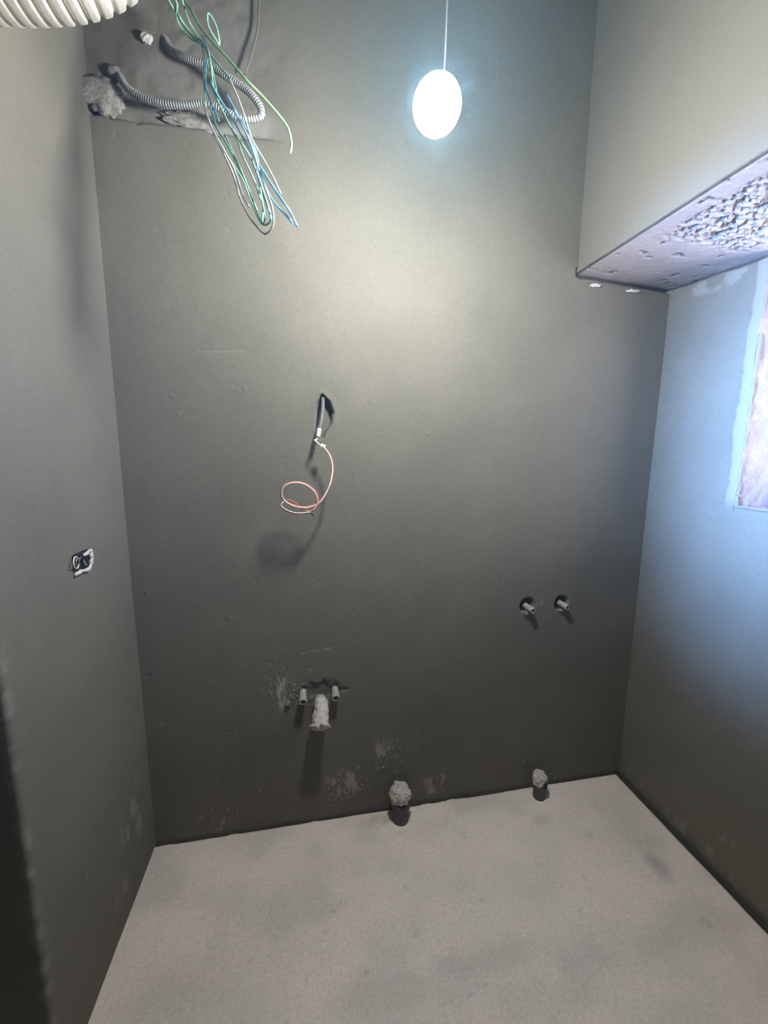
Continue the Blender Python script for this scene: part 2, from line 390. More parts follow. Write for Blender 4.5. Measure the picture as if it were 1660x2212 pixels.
              (-0.0898, 1.4615, 1.4042), (-0.0886, 1.4601, 1.394), (-0.0717, 1.4588, 1.3811), (-0.0461, 1.4592, 1.3718), (-0.0229, 1.4606, 1.3696),
              (-0.0024, 1.4619, 1.3719), (0.0099, 1.4633, 1.372)],
 'wire_red': [(0.0634, 1.5053, 1.6064), (0.0817, 1.501, 1.582), (0.0917, 1.4968, 1.5582), (0.0953, 1.4925, 1.5282), (0.0925, 1.4872, 1.5014), (0.0865, 1.4814, 1.4746),
              (0.0672, 1.4756, 1.4436), (0.0472, 1.4717, 1.4156), (0.0307, 1.4701, 1.4045), (0.0069, 1.4686, 1.3949), (-0.0195, 1.4671, 1.3932),
              (-0.0426, 1.4656, 1.3992), (-0.0683, 1.464, 1.4094), (-0.0838, 1.4625, 1.4247), (-0.0894, 1.4597, 1.4428), (-0.0828, 1.4567, 1.4664),
              (-0.0631, 1.4536, 1.4793), (-0.0374, 1.4532, 1.4832), (-0.0117, 1.4547, 1.4788), (0.0134, 1.4562, 1.4649), (0.0312, 1.4584, 1.4458),
              (0.0393, 1.4624, 1.4199), (0.0355, 1.4664, 1.3968), (0.0189, 1.4703, 1.3744)],
 'wire_tip': [(-0.0024, 1.4633, 1.3729), (0.0099, 1.4633, 1.372), (0.0224, 1.4633, 1.3611)],
 'wire_white': [(0.0618, 1.5033, 1.6058), (0.0792, 1.4987, 1.582), (0.0891, 1.4942, 1.5582), (0.093, 1.4896, 1.5284), (0.0893, 1.484, 1.5016), (0.0827, 1.4779, 1.4749),
                (0.07, 1.4718, 1.4455), (0.0516, 1.4677, 1.416), (0.0335, 1.4661, 1.4014), (0.0068, 1.4646, 1.3915), (-0.0166, 1.4631, 1.3907), (-0.0426, 1.4616, 1.3959),
                (-0.0681, 1.46, 1.4085), (-0.0819, 1.4585, 1.4251), (-0.0869, 1.4557, 1.4432), (-0.0804, 1.4527, 1.4638), (-0.063, 1.4496, 1.477),
                (-0.0373, 1.4492, 1.4812), (-0.0117, 1.4507, 1.4765), (0.011, 1.4522, 1.463), (0.0281, 1.4546, 1.4448), (0.0366, 1.4592, 1.4203),
                (0.0334, 1.4637, 1.3987), (0.0183, 1.4683, 1.3771)]}

# ------------------------------------------------------------------ back wall
def axis(a, b, step):
    return np.linspace(a, b, max(2, int(round(abs(b - a) / step)) + 1))
def build_back():
    xs = axis(XL - 0.03, XR + 0.03, 0.0052); zs = axis(-0.03, ZC, 0.0052)
    X, Z = np.meshgrid(xs, zs)
    P = np.stack([X, np.full_like(X, YB), Z], -1); N = np.zeros_like(P); N[..., 1] = -1
    D = 0.004 * fbm(X * 2.2, Z * 2.2, 3, 3) + 0.0012 * fbm(X * 14, Z * 10, 5, 3)
    mask = np.zeros(P.shape)
    # corner fillets: the trowelled plaster rounds a little into the side walls
    # plaster stops at a ragged line below the old ceiling height, rough concrete above (left part of the wall)
    edge = 2.612 + 0.020 * fbm(X * 9, Z * 0 + 1.0, 11, 4) + 0.012 * fbm(X * 40, Z * 30, 12, 3)
    above = sstep(-0.008, 0.008, Z - edge) * (1 - sstep(-0.18, 0.02, X + 0.05 * fbm(X * 5, Z * 5, 14)))
    D -= above * (0.014 + 0.012 * (fbm(X * 16, Z * 16, 21, 4)))
    patchy = sstep(-0.02, 0.14, fbm(X * 7, Z * 9, 31, 4))
    mask[..., 2] = above * (0.35 + 0.65 * patchy)
    # lighter mortar band just over the plaster edge
    band = above * (1 - sstep(0.05, 0.10, Z - edge)) * sstep(-0.46, -0.42, X)
    mask[..., 0] = np.maximum(mask[..., 0], 0.38 * band)
    # broken-out slot where the lamp cable comes through
    jag = 0.004 * fbm(X * 60, Z * 60, 41, 3)
    sd = poly_sdf(X, Z, D_['slot']) + jag
    h = 1 - sstep(-0.004, 0.004, sd)
    D -= h * 0.035
    ring = (1 - sstep(0.0, 0.028, np.abs(sd))) * (1 - h)
    D += ring * 0.004 * (0.5 + fbm(X * 30, Z * 30, 43))
    # round pockets about the two tap connections, and the pocket of the basin connections
    for (cx, cz, r, dep) in ((0.952, 0.914, 0.031, 0.030), (1.120, 0.916, 0.031, 0.030)):
        sdc = np.hypot((X - cx), (Z - cz) * 0.92) - r + 0.010 * fbm(X * 28, Z * 28, 51, 3)
        h = 1 - sstep(-0.005, 0.006, sdc); D -= h * dep
        mask[..., 0] = np.maximum(mask[..., 0], 0.30 * (1 - sstep(0, 0.016, np.abs(sdc))) * sstep(-0.2, 0.2, fbm(X * 50, Z * 50, 52)))
    sdb = np.hypot((X - 0.034) / 0.070, (Z - 0.602) / 0.034) - 1 + 1.5 * fbm(X * 40, Z * 40, 61, 4)
    h = 1 - sstep(-0.5, 0.5, sdb); D -= h * 0.012
    mask[..., 1] = np.maximum(mask[..., 1], 0.25 * h)
    # mortar splashed and brushed on the wall (thin, with its own outline)
    for (cx, cz, rx, rz, amt) in ((-0.105, 0.615, 0.062, 0.075, 0.8), (0.33, 0.27, 0.075, 0.10, 0.5), (0.135, 0.15, 0.085, 0.075, 0.5),
                                  (-0.02, 0.665, 0.03, 0.03, 0.25), (0.56, 0.08, 0.10, 0.05, 0.35), (-0.38, 0.06, 0.12, 0.05, 0.35), (1.035, 0.915, 0.035, 0.02, 0.25)):
        g = np.exp(-(((X - cx) / rx) ** 2 + ((Z - cz) / rz) ** 2))
        s = sstep(0.10, 0.26, fbm(X * 46, Z * 17, 71, 4) + 0.22 * g - 0.06) * sstep(0.12, 0.6, g)
        mask[..., 0] = np.maximum(mask[..., 0], amt * s); D += 0.0025 * s * g
    # trowel scratch
    for (x0, z0, x1, z1, wd, am) in ((-0.040, 0.781, 0.093, 0.794, 0.0022, 0.32), (-0.36, 1.93, -0.20, 1.94, 0.004, 0.05)):
        t = np.clip((X - x0) / (x1 - x0), 0, 1); dd = np.abs(Z - (z0 + (z1 - z0) * t)) + 10 * np.maximum(0, np.maximum(x0 - X, X - x1))
        s = 1 - sstep(wd * 0.4, wd * 1.6, dd); D -= 0.0015 * s; mask[..., 0] = np.maximum(mask[..., 0], am * s)
    # plaster ends a little under the beam: open joint
    gap = sstep(XB - 0.012, XB + 0.012, X) * sstep(2.279, 2.286, Z - 0.006 * fbm(X * 30, Z * 0, 81, 3) + (X - XB) * 0.062) * (1 - sstep(2.31, 2.32, Z))
    D -= gap * 0.022; mask[..., 1] = np.maximum(mask[..., 1], gap)
    # pinholes and little blisters
    for k in range(150):
        cx, cz = rng.uniform(XL, XR), rng.uniform(0.2, 3.0); r = rng.uniform(0.004, 0.010)
        i0, i1 = np.searchsorted(xs, [cx - 3 * r, cx + 3 * r]); j0, j1 = np.searchsorted(zs, [cz - 3 * r, cz + 3 * r])
        sl = (slice(j0, j1), slice(i0, i1))
        D[sl] += rng.choice([-1, -1, 1]) * 0.003 * np.exp(-((X[sl] - cx) ** 2 + (Z[sl] - cz) ** 2) / (r * r) * 2)
    # ragged foot, dark where it meets the screed
    mask[..., 1] = np.maximum(mask[..., 1], 0.45 * (1 - sstep(0.0, 0.022, Z + 0.03 * fbm(X * 12, Z * 12, 91, 3))))
    o = grid_sheet('wall_back', P, N, D, mask, M['wall']); o['kind'] = 'structure'
    return o
D_ = D
wall_back = build_back()

# left wall: a pier whose end turns away into the doorway (path in plan, then up)
def build_left():
    r = 0.012
    path = [(x, YE) for x in axis(XL - 0.34, XL - r, 0.010)]
    nrm = [(0.0, -1.0)] * len(path)
    for k in range(1, 6):
        a = math.pi / 2 * k / 6
        path.append((XL - r + r * math.sin(a), YE + r - r * math.cos(a))); nrm.append((math.sin(a), -math.cos(a)))
    ys = axis(YE + r, YB + 0.02, 0.0062)
    path += [(XL, y) for y in ys]; nrm += [(1.0, 0.0)] * len(ys)
    zs = axis(-0.03, ZC, 0.0066)
    path = np.array(path); nrm = np.array(nrm)
    s = np.concatenate([[0], np.cumsum(np.hypot(*np.diff(path, axis=0).T))]); s -= s[-1]
    S, Z = np.meshgrid(s, zs)
    P = np.zeros(S.shape + (3,)); N = np.zeros_like(P)
    P[..., 0] = path[None, :, 0]; P[..., 1] = path[None, :, 1]; P[..., 2] = Z
    N[..., 0] = nrm[None, :, 0]; N[..., 1] = nrm[None, :, 1]
    Y = P[..., 1]
    D = 0.004 * fbm(S * 2.4, Z * 1.9, 103, 3) + 0.0013 * fbm(S * 12, Z * 12, 105, 3)
    mask = np.zeros(P.shape)
    # chipped arris at the doorway
    ar = np.exp(-((S - (s[len(axis(XL - 0.34, XL - r, 0.010)) + 2])) / 0.016) ** 2)
    D += ar * 0.008 * fbm(S * 10, Z * 26, 111, 4)
    mask[..., 0] = np.maximum(mask[..., 0], 0.22 * ar * sstep(-0.05, 0.15, fbm(S * 30, Z * 30, 112, 3)))
    main = P[..., 0] > XL - 0.002
    # rough strip above the plaster
    edge = 2.64 + 0.03 * fbm(Y * 9, Z * 0, 121, 4)
    above = 0.35 * sstep(-0.03, 0.03, Z - edge) * main
    D -= above * (0.010 + 0.012 * fbm(Y * 14, Z * 14, 122, 4)); mask[..., 2] = 0.7 * above
    # chased pocket of the switch box
    hs = np.maximum(np.abs(Y - 1.268) - 0.040, np.abs(Z - 1.271) - 0.027) + 0.006 * fbm(Y * 50, Z * 50, 131, 3)
    h = (1 - sstep(-0.004, 0.004, hs)) * main
    D -= 0.040 * h
    lip = (1 - sstep(0.0, 0.014, np.abs(hs))) * (1 - h) * main
    D += 0.002 * lip * (0.4 + fbm(Y * 40, Z * 40, 132))
    for (cy, cz, ry, rz, amt) in ((1.42, 0.30, 0.10, 0.12, 0.25), (1.12, 0.40, 0.02, 0.03, 0.3), (1.30, 0.12, 0.1, 0.06, 0.15)):
        g = np.exp(-(((Y - cy) / ry) ** 2 + ((Z - cz) / rz) ** 2))
        sp = sstep(0.14, 0.26, fbm(Y * 46, Z * 15, 141, 4) + 0.2 * g - 0.06) * sstep(0.1, 0.6, g) * main
        mask[..., 0] = np.maximum(mask[..., 0], amt * sp); D += 0.002 * sp
    o = grid_sheet('wall_left', P, N, D, mask, M['wall']); o['kind'] = 'structure'
    # door lintel and the return of the wall behind the camera
    link('lintel', boxes_mesh('lintel', [((XL - 0.30, 0.02, 2.12), (XL, YE + 0.004, ZC))]), M['wall'], o, False)
    link('wall_return', boxes_mesh('wall_return', [((XL - 0.30, YR, 0.0), (XL, 0.02, ZC))]), M['wall'], o, False)
    return o
wall_left = build_left()

# right wall with the window opening
WY0, WY1, WZ0, WZ1 = 0.30, 1.188, 1.405, 2.262
def build_right():
    ys = np.concatenate([axis(YR, 0.2, 0.02)[:-1], axis(0.2, YB + 0.02, 0.0066)]); zs = axis(-0.03, ZC, 0.0066)
    Y, Z = np.meshgrid(ys, zs)
    P = np.stack([np.full_like(Y, XR), Y, Z], -1); N = np.zeros_like(P); N[..., 0] = -1
    D = 0.004 * fbm(Y * 2.2, Z * 2.0, 203, 3) + 0.0014 * fbm(Y * 12, Z * 12, 205, 3)
    mask = np.zeros(P.shape)
    wob = 0.020 * fbm(Y * 7 + 3, Z * 7, 211, 4) + 0.008 * fbm(Y * 36, Z * 36, 212, 3)
    sd = np.maximum(np.maximum(WY0 - Y, Y - WY1), np.maximum(WZ0 - Z, Z - WZ1))
    keep = (sd + wob * 0.7) > 0.0
    # torn border of lighter render round the opening
    bord = (1 - sstep(0.040, 0.047, sd + 1.7 * wob)) * sstep(1.38, 1.44, Z)
    mask[..., 0] = 0.24 * bord; D += bord * 0.004
    D -= (1 - sstep(0.0, 0.014, sd + wob * 0.7)) * 0.008 * (1 + fbm(Y * 50, Z * 50, 213, 3))
    gap = sstep(2.232, 2.243, Z - 0.008 * fbm(Y * 20, Z * 0, 221, 3) - 0.072 * (Y - 1.2)) * 1.0
    D -= gap * 0.02; mask[..., 1] = gap * 0.8
    g = sstep(-0.02, 0.0, Z - 2.19 - 0.072 * (Y - 1.2)) * (1 - gap); mask[..., 0] = np.maximum(mask[..., 0], 0.22 * g * sstep(0.0, 0.12, fbm(Y * 16, Z * 26, 222, 3)))
    for (cy, cz, ry, rz, amt) in ((1.05, 0.16, 0.03, 0.05, 0.3), (1.25, 0.05, 0.3, 0.04, 0.18)):
        gg = np.exp(-(((Y - cy) / ry) ** 2 + ((Z - cz) / rz) ** 2))
        sp = sstep(0.10, 0.24, fbm(Y * 46, Z * 15, 231, 4) + 0.2 * gg - 0.06) * sstep(0.1, 0.6, gg)
        mask[..., 0] = np.maximum(mask[..., 0], amt * sp); D += 0.002 * sp
    mask[..., 1] = np.maximum(mask[..., 1], 0.6 * (1 - sstep(0.0, 0.03, Z + 0.03 * fbm(Y * 10, Z * 10, 241, 3))))
    o = grid_sheet('wall_right', P, N, D, mask, M['wall'], keep); o['kind'] = 'structure'
    return o
wall_right = build_right()

def rough_slab(name, y0, y1, x0, x1, z0, z1, nrm, mat, seed, amp, parent, step=0.008):
    """a sheet between two corners facing along nrm, with a rough surface"""
    ax = [i for i in range(3) if abs(nrm[i]) < 0.5]
    lo, hi = (x0, y0, z0), (x1, y1, z1)
    a = axis(lo[ax[0]], hi[ax[0]], step); b = axis(lo[ax[1]], hi[ax[1]], step)
    A, B_ = np.meshgrid(a, b)
    P = np.zeros(A.shape + (3,)); P[..., ax[0]] = A; P[..., ax[1]] = B_
    k = [i for i in range(3) if abs(nrm[i]) > 0.5][0]; P[..., k] = lo[k]
    N = np.zeros_like(P); N[..., k] = nrm[k]
    D = amp * fbm(A * 14, B_ * 14, seed, 4) + 0.5 * amp * fbm(A * 60, B_ * 60, seed + 5, 3)
    mask = np.zeros(P.shape); mask[..., 1] = 0.5 * sstep(0.12, 0.3, fbm(A * 40, B_ * 40, seed + 9, 3))
    return grid_sheet(name, P, N, D, mask, mat, None, parent)
window_1 = empty('window_1', (XR + 0.14, (WY0 + WY1) / 2, WZ0)); window_1['kind'] = 'structure'
rough_slab('jamb', WY1 + 0.004, WY1 + 0.004, XR - 0.004, XR + 0.27, WZ0 - 0.02, WZ1 + 0.03, (0, -1, 0), M['reveal'], 301, 0.016, window_1)
rough_slab('jamb', WY0 - 0.004, WY0 - 0.004, XR - 0.004, XR + 0.27, WZ0 - 0.02, WZ1 + 0.03, (0, 1, 0), M['reveal'], 311, 0.012, window_1, 0.02)
rough_slab('sill', WY0 - 0.02, WY1 + 0.02, XR - 0.006, XR + 0.27, WZ0 - 0.004, WZ0, (0, 0, 1), M['reveal'], 321, 0.014, window_1, 0.01)
rough_slab('head', WY0 - 0.02, WY1 + 0.02, XR + 0.0, XR + 0.27, WZ1 + 0.006, WZ1, (0, 0, -1), M['reveal'], 331, 0.012, window_1, 0.015)
link('window_frame', boxes_mesh('window_frame', [((XR + 0.19, WY0, WZ0), (XR + 0.235, WY0 + 0.05, WZ1)), ((XR + 0.19, WY1 - 0.05, WZ0), (XR + 0.235, WY1, WZ1)),
     ((XR + 0.19, WY0 + 0.05, WZ0), (XR + 0.235, WY1 - 0.05, WZ0 + 0.05)), ((XR + 0.19, WY0 + 0.05, WZ1 - 0.05), (XR + 0.235, WY1 - 0.05, WZ1))]), M['frame'], window_1, False)

# ------------------------------------------------------------------ floor
def build_floor():
    xs = np.concatenate([axis(-2.3, XL - 0.1, 0.04)[:-1], axis(XL - 0.1, XR + 0.03, 0.0080)])
    ys = np.concatenate([axis(YR - 0.05, 0.3, 0.03)[:-1], axis(0.3, YB + 0.02, 0.0080)])
    X, Y = np.meshgrid(xs, ys)
    P = np.stack([X, Y, np.zeros_like(X)], -1); N = np.zeros_like(P); N[..., 2] = 1
    D = 0.006 * fbm(X * 2.5, Y * 2.5, 401, 3) + 0.0022 * fbm(X * 16, Y * 16, 405, 4)
    mask = np.zeros(P.shape)
    # the screed stops short of the right wall and, raggedly, of the back wall
    e = XR - 0.019 - X + 0.010 * fbm(X * 8, Y * 14, 411, 4)
    D -= 0.03 * (1 - sstep(-0.003, 0.004, e)); mask[..., 1] = 1 - sstep(-0.002, 0.006, e)
    e = YB - 0.004 - Y + 0.010 * fbm(X * 12, Y * 9, 421, 4)
    D -= 0.02 * (1 - sstep(-0.003, 0.004, e)); mask[..., 1] = np.maximum(mask[..., 1], 1 - sstep(-0.002, 0.005, e))
    # damp and trodden stains
    for (cx, cy, rx, ry, amt, fr) in ((1.315, 1.125, 0.050, 0.075, 0.55, 9), (1.319, 0.945, 0.028, 0.026, 0.40, 12), (1.135, 1.30, 0.02, 0.02, 0.2, 14),
                                      (0.98, 1.40, 0.05, 0.03, 0.25, 14), (0.50, 0.98, 0.20, 0.055, 0.26, 6), (0.62, 0.86, 0.16, 0.10, 0.20, 6), (0.18, 0.95, 0.16, 0.06, 0.22, 6), (0.28, 0.80, 0.24, 0.09, 0.20, 5),
                                      (-0.30, 1.02, 0.18, 0.16, 0.16, 5), (0.80, 1.2, 0.18, 0.09, 0.10, 6), (-0.1, 0.75, 0.2, 0.1, 0.16, 6), (1.0, 0.75, 0.16, 0.09, 0.16, 6)):
        g = np.exp(-(((X - cx) / rx) ** 2 + ((Y - cy) / ry) ** 2) + 1.4 * fbm(X * fr, Y * fr, 431 + int(cx * 100), 3))
        mask[..., 1] = np.maximum(mask[..., 1], amt * sstep(0.15, 0.9, g))
    for (cx, cy, rx, ry, amt) in ((0.27, 1.525, 0.09, 0.03, 0.75), (0.45, 1.45, 0.10, 0.05, 0.2)):
        g = np.exp(-(((X - cx) / rx) ** 2 + ((Y - cy) / ry) ** 2)); mask[..., 2] = np.maximum(mask[..., 2], amt * g)
    mask[..., 0] = 0.7 * sstep(0.10, 0.25, fbm(X * 38, Y * 38, 441, 4)) * sstep(-0.1, 0.2, fbm(X * 3, Y * 3, 445, 3))
    mask[..., 1] = np.maximum(mask[..., 1], 0.24 * sstep(-0.12, 0.30, fbm(X * 4.5, Y * 6.5, 451, 4)) + 0.25 * sstep(0.30, 0.36, fbm(X * 34, Y * 34, 453, 3)))
    o = grid_sheet('floor', P, N, D, mask, M['floor']); o['kind'] = 'structure'
    return o
floor = build_floor()

# ------------------------------------------------------------------ ceiling slab with its beam over the window
ceiling = link('ceiling', boxes_mesh('ceiling', [((-2.3, YR - 0.1, ZC), (XR + 0.3, YB + 0.1, ZC + 0.12))]), M['ceiling'], None, False)
ceiling['kind'] = 'structure'
def build_beam():
    # front face and soffit in one bent sheet: down the face, round the arris, across the soffit
    ys = np.concatenate([axis(YR, 0.5, 0.02)[:-1], axis(0.5, YB + 0.02, 0.0056)])
    face = axis(ZC, 2.30 + 0.006, 0.012); r = 0.006
    prof = [(XB, z, -1.0, 0.0) for z in face]
    for k in (1, 2, 3):
        a = math.pi / 2 * k / 4; prof.append((XB + r - r * math.cos(a), 2.30 + r - r * math.sin(a), -math.cos(a), -math.sin(a)))
    nface = len(prof)
    prof += [(x, 2.30, 0.0, -1.0) for x in axis(XB + r, XR + 0.03, 0.0056)]
    prof = np.array(prof)
    Y, K = np.meshgrid(ys, np.arange(len(prof)), indexing='ij')
    P = np.zeros(Y.shape + (3,)); N = np.zeros_like(P)
    P[..., 0] = prof[None, :, 0]; P[..., 1] = Y; P[..., 2] = prof[None, :, 1]
    N[..., 0] = prof[None, :, 2]; N[..., 2] = prof[None, :, 3]
    X = P[..., 0]; sof = (K >= nface + 2).astype(float)
    P[..., 2] -= sof * (0.062 * (X - XB) + 0.052 * (YB - Y) * (X - XB) / (XR - XB))     # the formwork sagged towards the window
    U = np.where(K < nface, P[..., 2], X)
    D = 0.005 * fbm(Y * 3, U * 3, 501, 3) + 0.0015 * fbm(Y * 22, U * 22, 505, 3)
    D += (1 - sof) * 0.002 * fbm(Y * 9, U * 9, 507, 3)
    # honeycombed concrete near the window
    zone = sof * (1 - sstep(1.16, 1.30, Y + 0.12 * fbm(Y * 6, X * 6, 511, 3))) * sstep(1.14, 1.19, X + 0.03 * fbm(Y * 12, X * 12, 512, 3)) * (1 - sstep(1.42, 1.50, X))
    pits = fbm(Y * 95, X * 85, 515, 4)
    D -= zone * 0.016 * sstep(-0.06, 0.16, pits); D += zone * 0.010 * fbm(Y * 30, X * 30, 516, 4)
    few = sof * sstep(0.24, 0.32, fbm(Y * 44, X * 26, 521, 3)); D -= few * 0.006
    mask = np.zeros(P.shape)
    mask[..., 1] = np.maximum(zone * 0.45 * sstep(0.0, 0.2, pits), few * 0.5)
    mask[..., 2] = (1 - sof) * 1.0
    o = grid_sheet('beam', P, N, D, mask, M['beam'], None, ceiling)
    return o
beam = build_beam()

# walls outside the picture that close the room, and the corridor beyond the doorway, its opening added for the blue fill
wall_rear = link('wall_rear', boxes_mesh('wall_rear', [((XL, YR - 0.12, 0), (XR, YR, ZC))]), M['wall'], None, False); wall_rear['kind'] = 'structure'
wall_corridor = link('wall_corridor', boxes_mesh('wall_corridor', [((-2.30, YR - 0.1, 0), (-2.18, 0.12, ZC)), ((-2.30, 0.92, 0), (-2.18, YB + 0.1, ZC)),
     ((-2.30, 0.12, 0), (-2.18, 0.92, 1.36)), ((-2.30, 0.12, 2.16), (-2.18, 0.92, ZC)), ((-2.30, YB, 0), (XL - 0.28, YB + 0.1, ZC)), ((-2.30, YR - 0.12, 0), (XL - 0.28, YR, ZC))]), M['wall'], None, False)
wall_corridor['kind'] = 'structure'

# bluish scatter volume added to give the glare round the bulb
_m, _nt, _b = new_mat('glow_scatter'); _nt.nodes.remove(_b)
_v = _nt.nodes.new('ShaderNodeVolumeScatter'); _v.inputs['Color'].default_value = (0.30, 0.72, 1.0, 1)
_v.inputs['Density'].default_value = 0.015; _v.inputs['Anisotropy'].default_value = 0.55
_nt.links.new(_v.outputs[0], _nt.nodes['Material Output'].inputs['Volume'])
haze = link('glow_haze', boxes_mesh('glow_haze', [((XL - 0.33, YR - 0.05, -0.06), (XR + 0.06, YB + 0.06, ZC + 0.05))]), _m, None, False)
tag(haze, 'faint bluish haze added as glare around the glowing bulb', 'haze', kind='stuff')

# mortar lumps stuck on the walls (pieces of the wall)
def splats():
    """little ridges of splashed mortar: geometry, far too many to count"""
    bm = bmesh.new()
    def ridge(p, n, t, w, h, dep):
        s = n.cross(t)
        ring = []
        for k in range(6):
            a = 2 * math.pi * k / 6
            q = p + t * (h * math.sin(a) * random.uniform(0.7, 1.2)) + s * (w * math.cos(a) * random.uniform(0.7, 1.2)) - n * 0.004
            ring.append(bm.verts.new(q))
        top = bm.verts.new(p + n * dep + t * h * random.uniform(-0.3, 0.3))
        for k in range(6): bm.faces.new((ring[k], ring[(k + 1) % 6], top))
    n = Vector((0, -1, 0))
    def cluster(cx, cz, rx, rz, num, sc=1.0):
        for _ in range(num):
            x = random.gauss(cx, rx); z = random.gauss(cz, rz)
            if z < 0.01 or z > 3.2: continue
            t = Vector((random.uniform(-0.25, 0.25), 0, 1)).normalized()
            ridge(Vector((x, YB, z)), n, t, random.uniform(0.0014, 0.0034) * sc, random.uniform(0.004, 0.016) * sc, random.uniform(0.002, 0.006) * sc)
    cluster(-0.110, 0.625, 0.030, 0.038, 80); cluster(-0.090, 0.585, 0.02, 0.02, 14); cluster(0.33, 0.27, 0.040, 0.050, 85); cluster(0.135, 0.15, 0.050, 0.038, 85)
    cluster(-0.02, 0.67, 0.02, 0.02, 5); cluster(0.15, 0.22, 0.25, 0.12, 30, 0.8); cluster(-0.25, 0.12, 0.16, 0.07, 34); cluster(0.56, 0.06, 0.09, 0.04, 22); cluster(1.1, 0.06, 0.1, 0.04, 8)
    cluster(-0.2, 0.5, 0.12, 0.1, 16, 0.8); cluster(1.035, 0.92, 0.02, 0.012, 10, 0.6)
    return bm_mesh('mortar_splashes', bm)
_s = link('mortar_splashes', splats(), M['splat'], wall_back, False); _s['kind'] = 'stuff'
# mortar daubed into the corner round the conduit hole
link('mortar_daub', lump_mesh('mortar_daub', (XL + 0.02, YB - 0.004, 2.680), (0.075, 0.016, 0.036), 3, 0.30, 4, 2.2), M['mortar'], wall_back)
link('mortar_daub', lump_mesh('mortar_daub', (-0.590, YB - 0.002, 2.662), (0.050, 0.012, 0.050), 5, 0.35, 4, 2.2), M['mortar'], wall_back)
link('mortar_daub', lump_mesh('mortar_daub', (-0.555, YB - 0.002, 2.738), (0.018, 0.012, 0.018), 6, 0.35, 3, 2.6), M['mortar'], wall_back)
link('mortar_daub', lump_mesh('mortar_daub', (-0.455, YB - 0.004, 2.840), (0.016, 0.010, 0.014), 8, 0.35, 4, 2.0), M['pale_gypsum'], wall_back)
link('mortar_daub', lump_mesh('mortar_daub', (-0.350, YB + 0.004, 2.640), (0.080, 0.010, 0.022), 9, 0.35, 4, 2.2), M['mortar'], wall_back)
link('mortar_daub', lump_mesh('mortar_daub', (-0.095, YB - 0.002, 0.566), (0.010, 0.010, 0.014), 10, 0.8, 3, 2.6), M['mortar'], wall_back)
link('mortar_crumb', lump_mesh('mortar_crumb', (1.160, YB - 0.002, 2.255), (0.022, 0.008, 0.006), 12, 0.6, 3, 2.2), M['pale_gypsum'], wall_back)
link('mortar_crumb', lump_mesh('mortar_crumb', (1.335, YB - 0.002, 2.247), (0.030, 0.008, 0.006), 14, 0.6, 3, 2.2), M['pale_gypsum'], wall_back)

# ------------------------------------------------------------------ the lit bulb
LP = Vector((0.297, 0.978, 2.341))
lamp = empty('light_bulb', LP)
tag(lamp, 'bare glowing white bulb hanging on a cable in front of the back wall', 'light bulb')
tilt = Matrix.Rotation(math.radians(20), 4, 'Y') @ Matrix.Rotation(math.radians(-42), 4, 'X')
def lathe(name, prof, seg=40):
    v = []; f = []
    for (r, z) in prof:
        for s in range(seg):
            a = 2 * math.pi * s / seg; v.append(LP + tilt @ Vector((r * math.cos(a), r * math.sin(a), z)))
    for i in range(len(prof) - 1):
        for s in range(seg):
            a = i * seg + s; b = i * seg + (s + 1) % seg; f.append((a, b, b + seg, a + seg))
    f.append(tuple(reversed(range(seg)))); f.append(tuple((len(prof) - 1) * seg + s for s in range(seg)))
    return mesh_from(name, v, f)
gp = []
for k in range(1, 20):
    a = -math.pi / 2 + math.pi * k / 22
    gp.append((0.0525 * math.cos(a), 0.078 * math.sin(a)))
link('glass_globe', lathe('glass_globe', gp), M['glow'], lamp)
link('screw_cap', lathe('screw_cap', [(0.016, 0.066), (0.0165, 0.072), (0.0165, 0.080), (0.0175, 0.082), (0.0165, 0.084), (0.0175, 0.086), (0.0165, 0.090)], 24), M['lampcap'], lamp)
link('lamp_holder', lathe('lamp_holder', [(0.0195, 0.082), (0.0200, 0.086), (0.0200, 0.114), (0.016, 0.124), (0.007, 0.130), (0.004, 0.138)], 24), M['lampcap'], lamp)
top = LP + tilt @ Vector((0, 0, 0.136))
link('lamp_cable', tube_mesh('lamp_cable', smooth_path([top, top + tilt @ Vector((0, 0, 0.025)), top + Vector((0.022, 0.04, 0.10)), top + Vector((0.03, 0.05, 0.5)), (top.x + 0.03, top.y + 0.05, ZC)], 0.02), 0.0022, 8), M['sheath'], lamp)

# ------------------------------------------------------------------ flexible duct out of the left wall
pts = [(XL - 0.16, 1.12, 2.570), (XL, 1.12, 2.580), (-0.50, 1.12, 2.606), (-0.41, 1.12, 2.652), (-0.355, 1.12, 2.73), (-0.335, 1.12, 2.86), (-0.33, 1.12, 3.0), (-0.33, 1.12, 3.2), (-0.33, 1.12, ZC + 0.02)]
L, R_ = ribbed(pts, 0.098, 0.0235, 0.0036, 0.0026)
R_ = [0.0985 - 0.0075 * max(0.0, (0.0985 - q) / 0.0041) ** 3 for q in R_]
duct = link('flexible_duct', tube_mesh('flexible_duct', L, R_, 40, False), M['alu'])
duct.location = (0, 0, 0)
tag(duct, 'silvery ribbed flexible air duct coming out high on the left wall', 'duct')

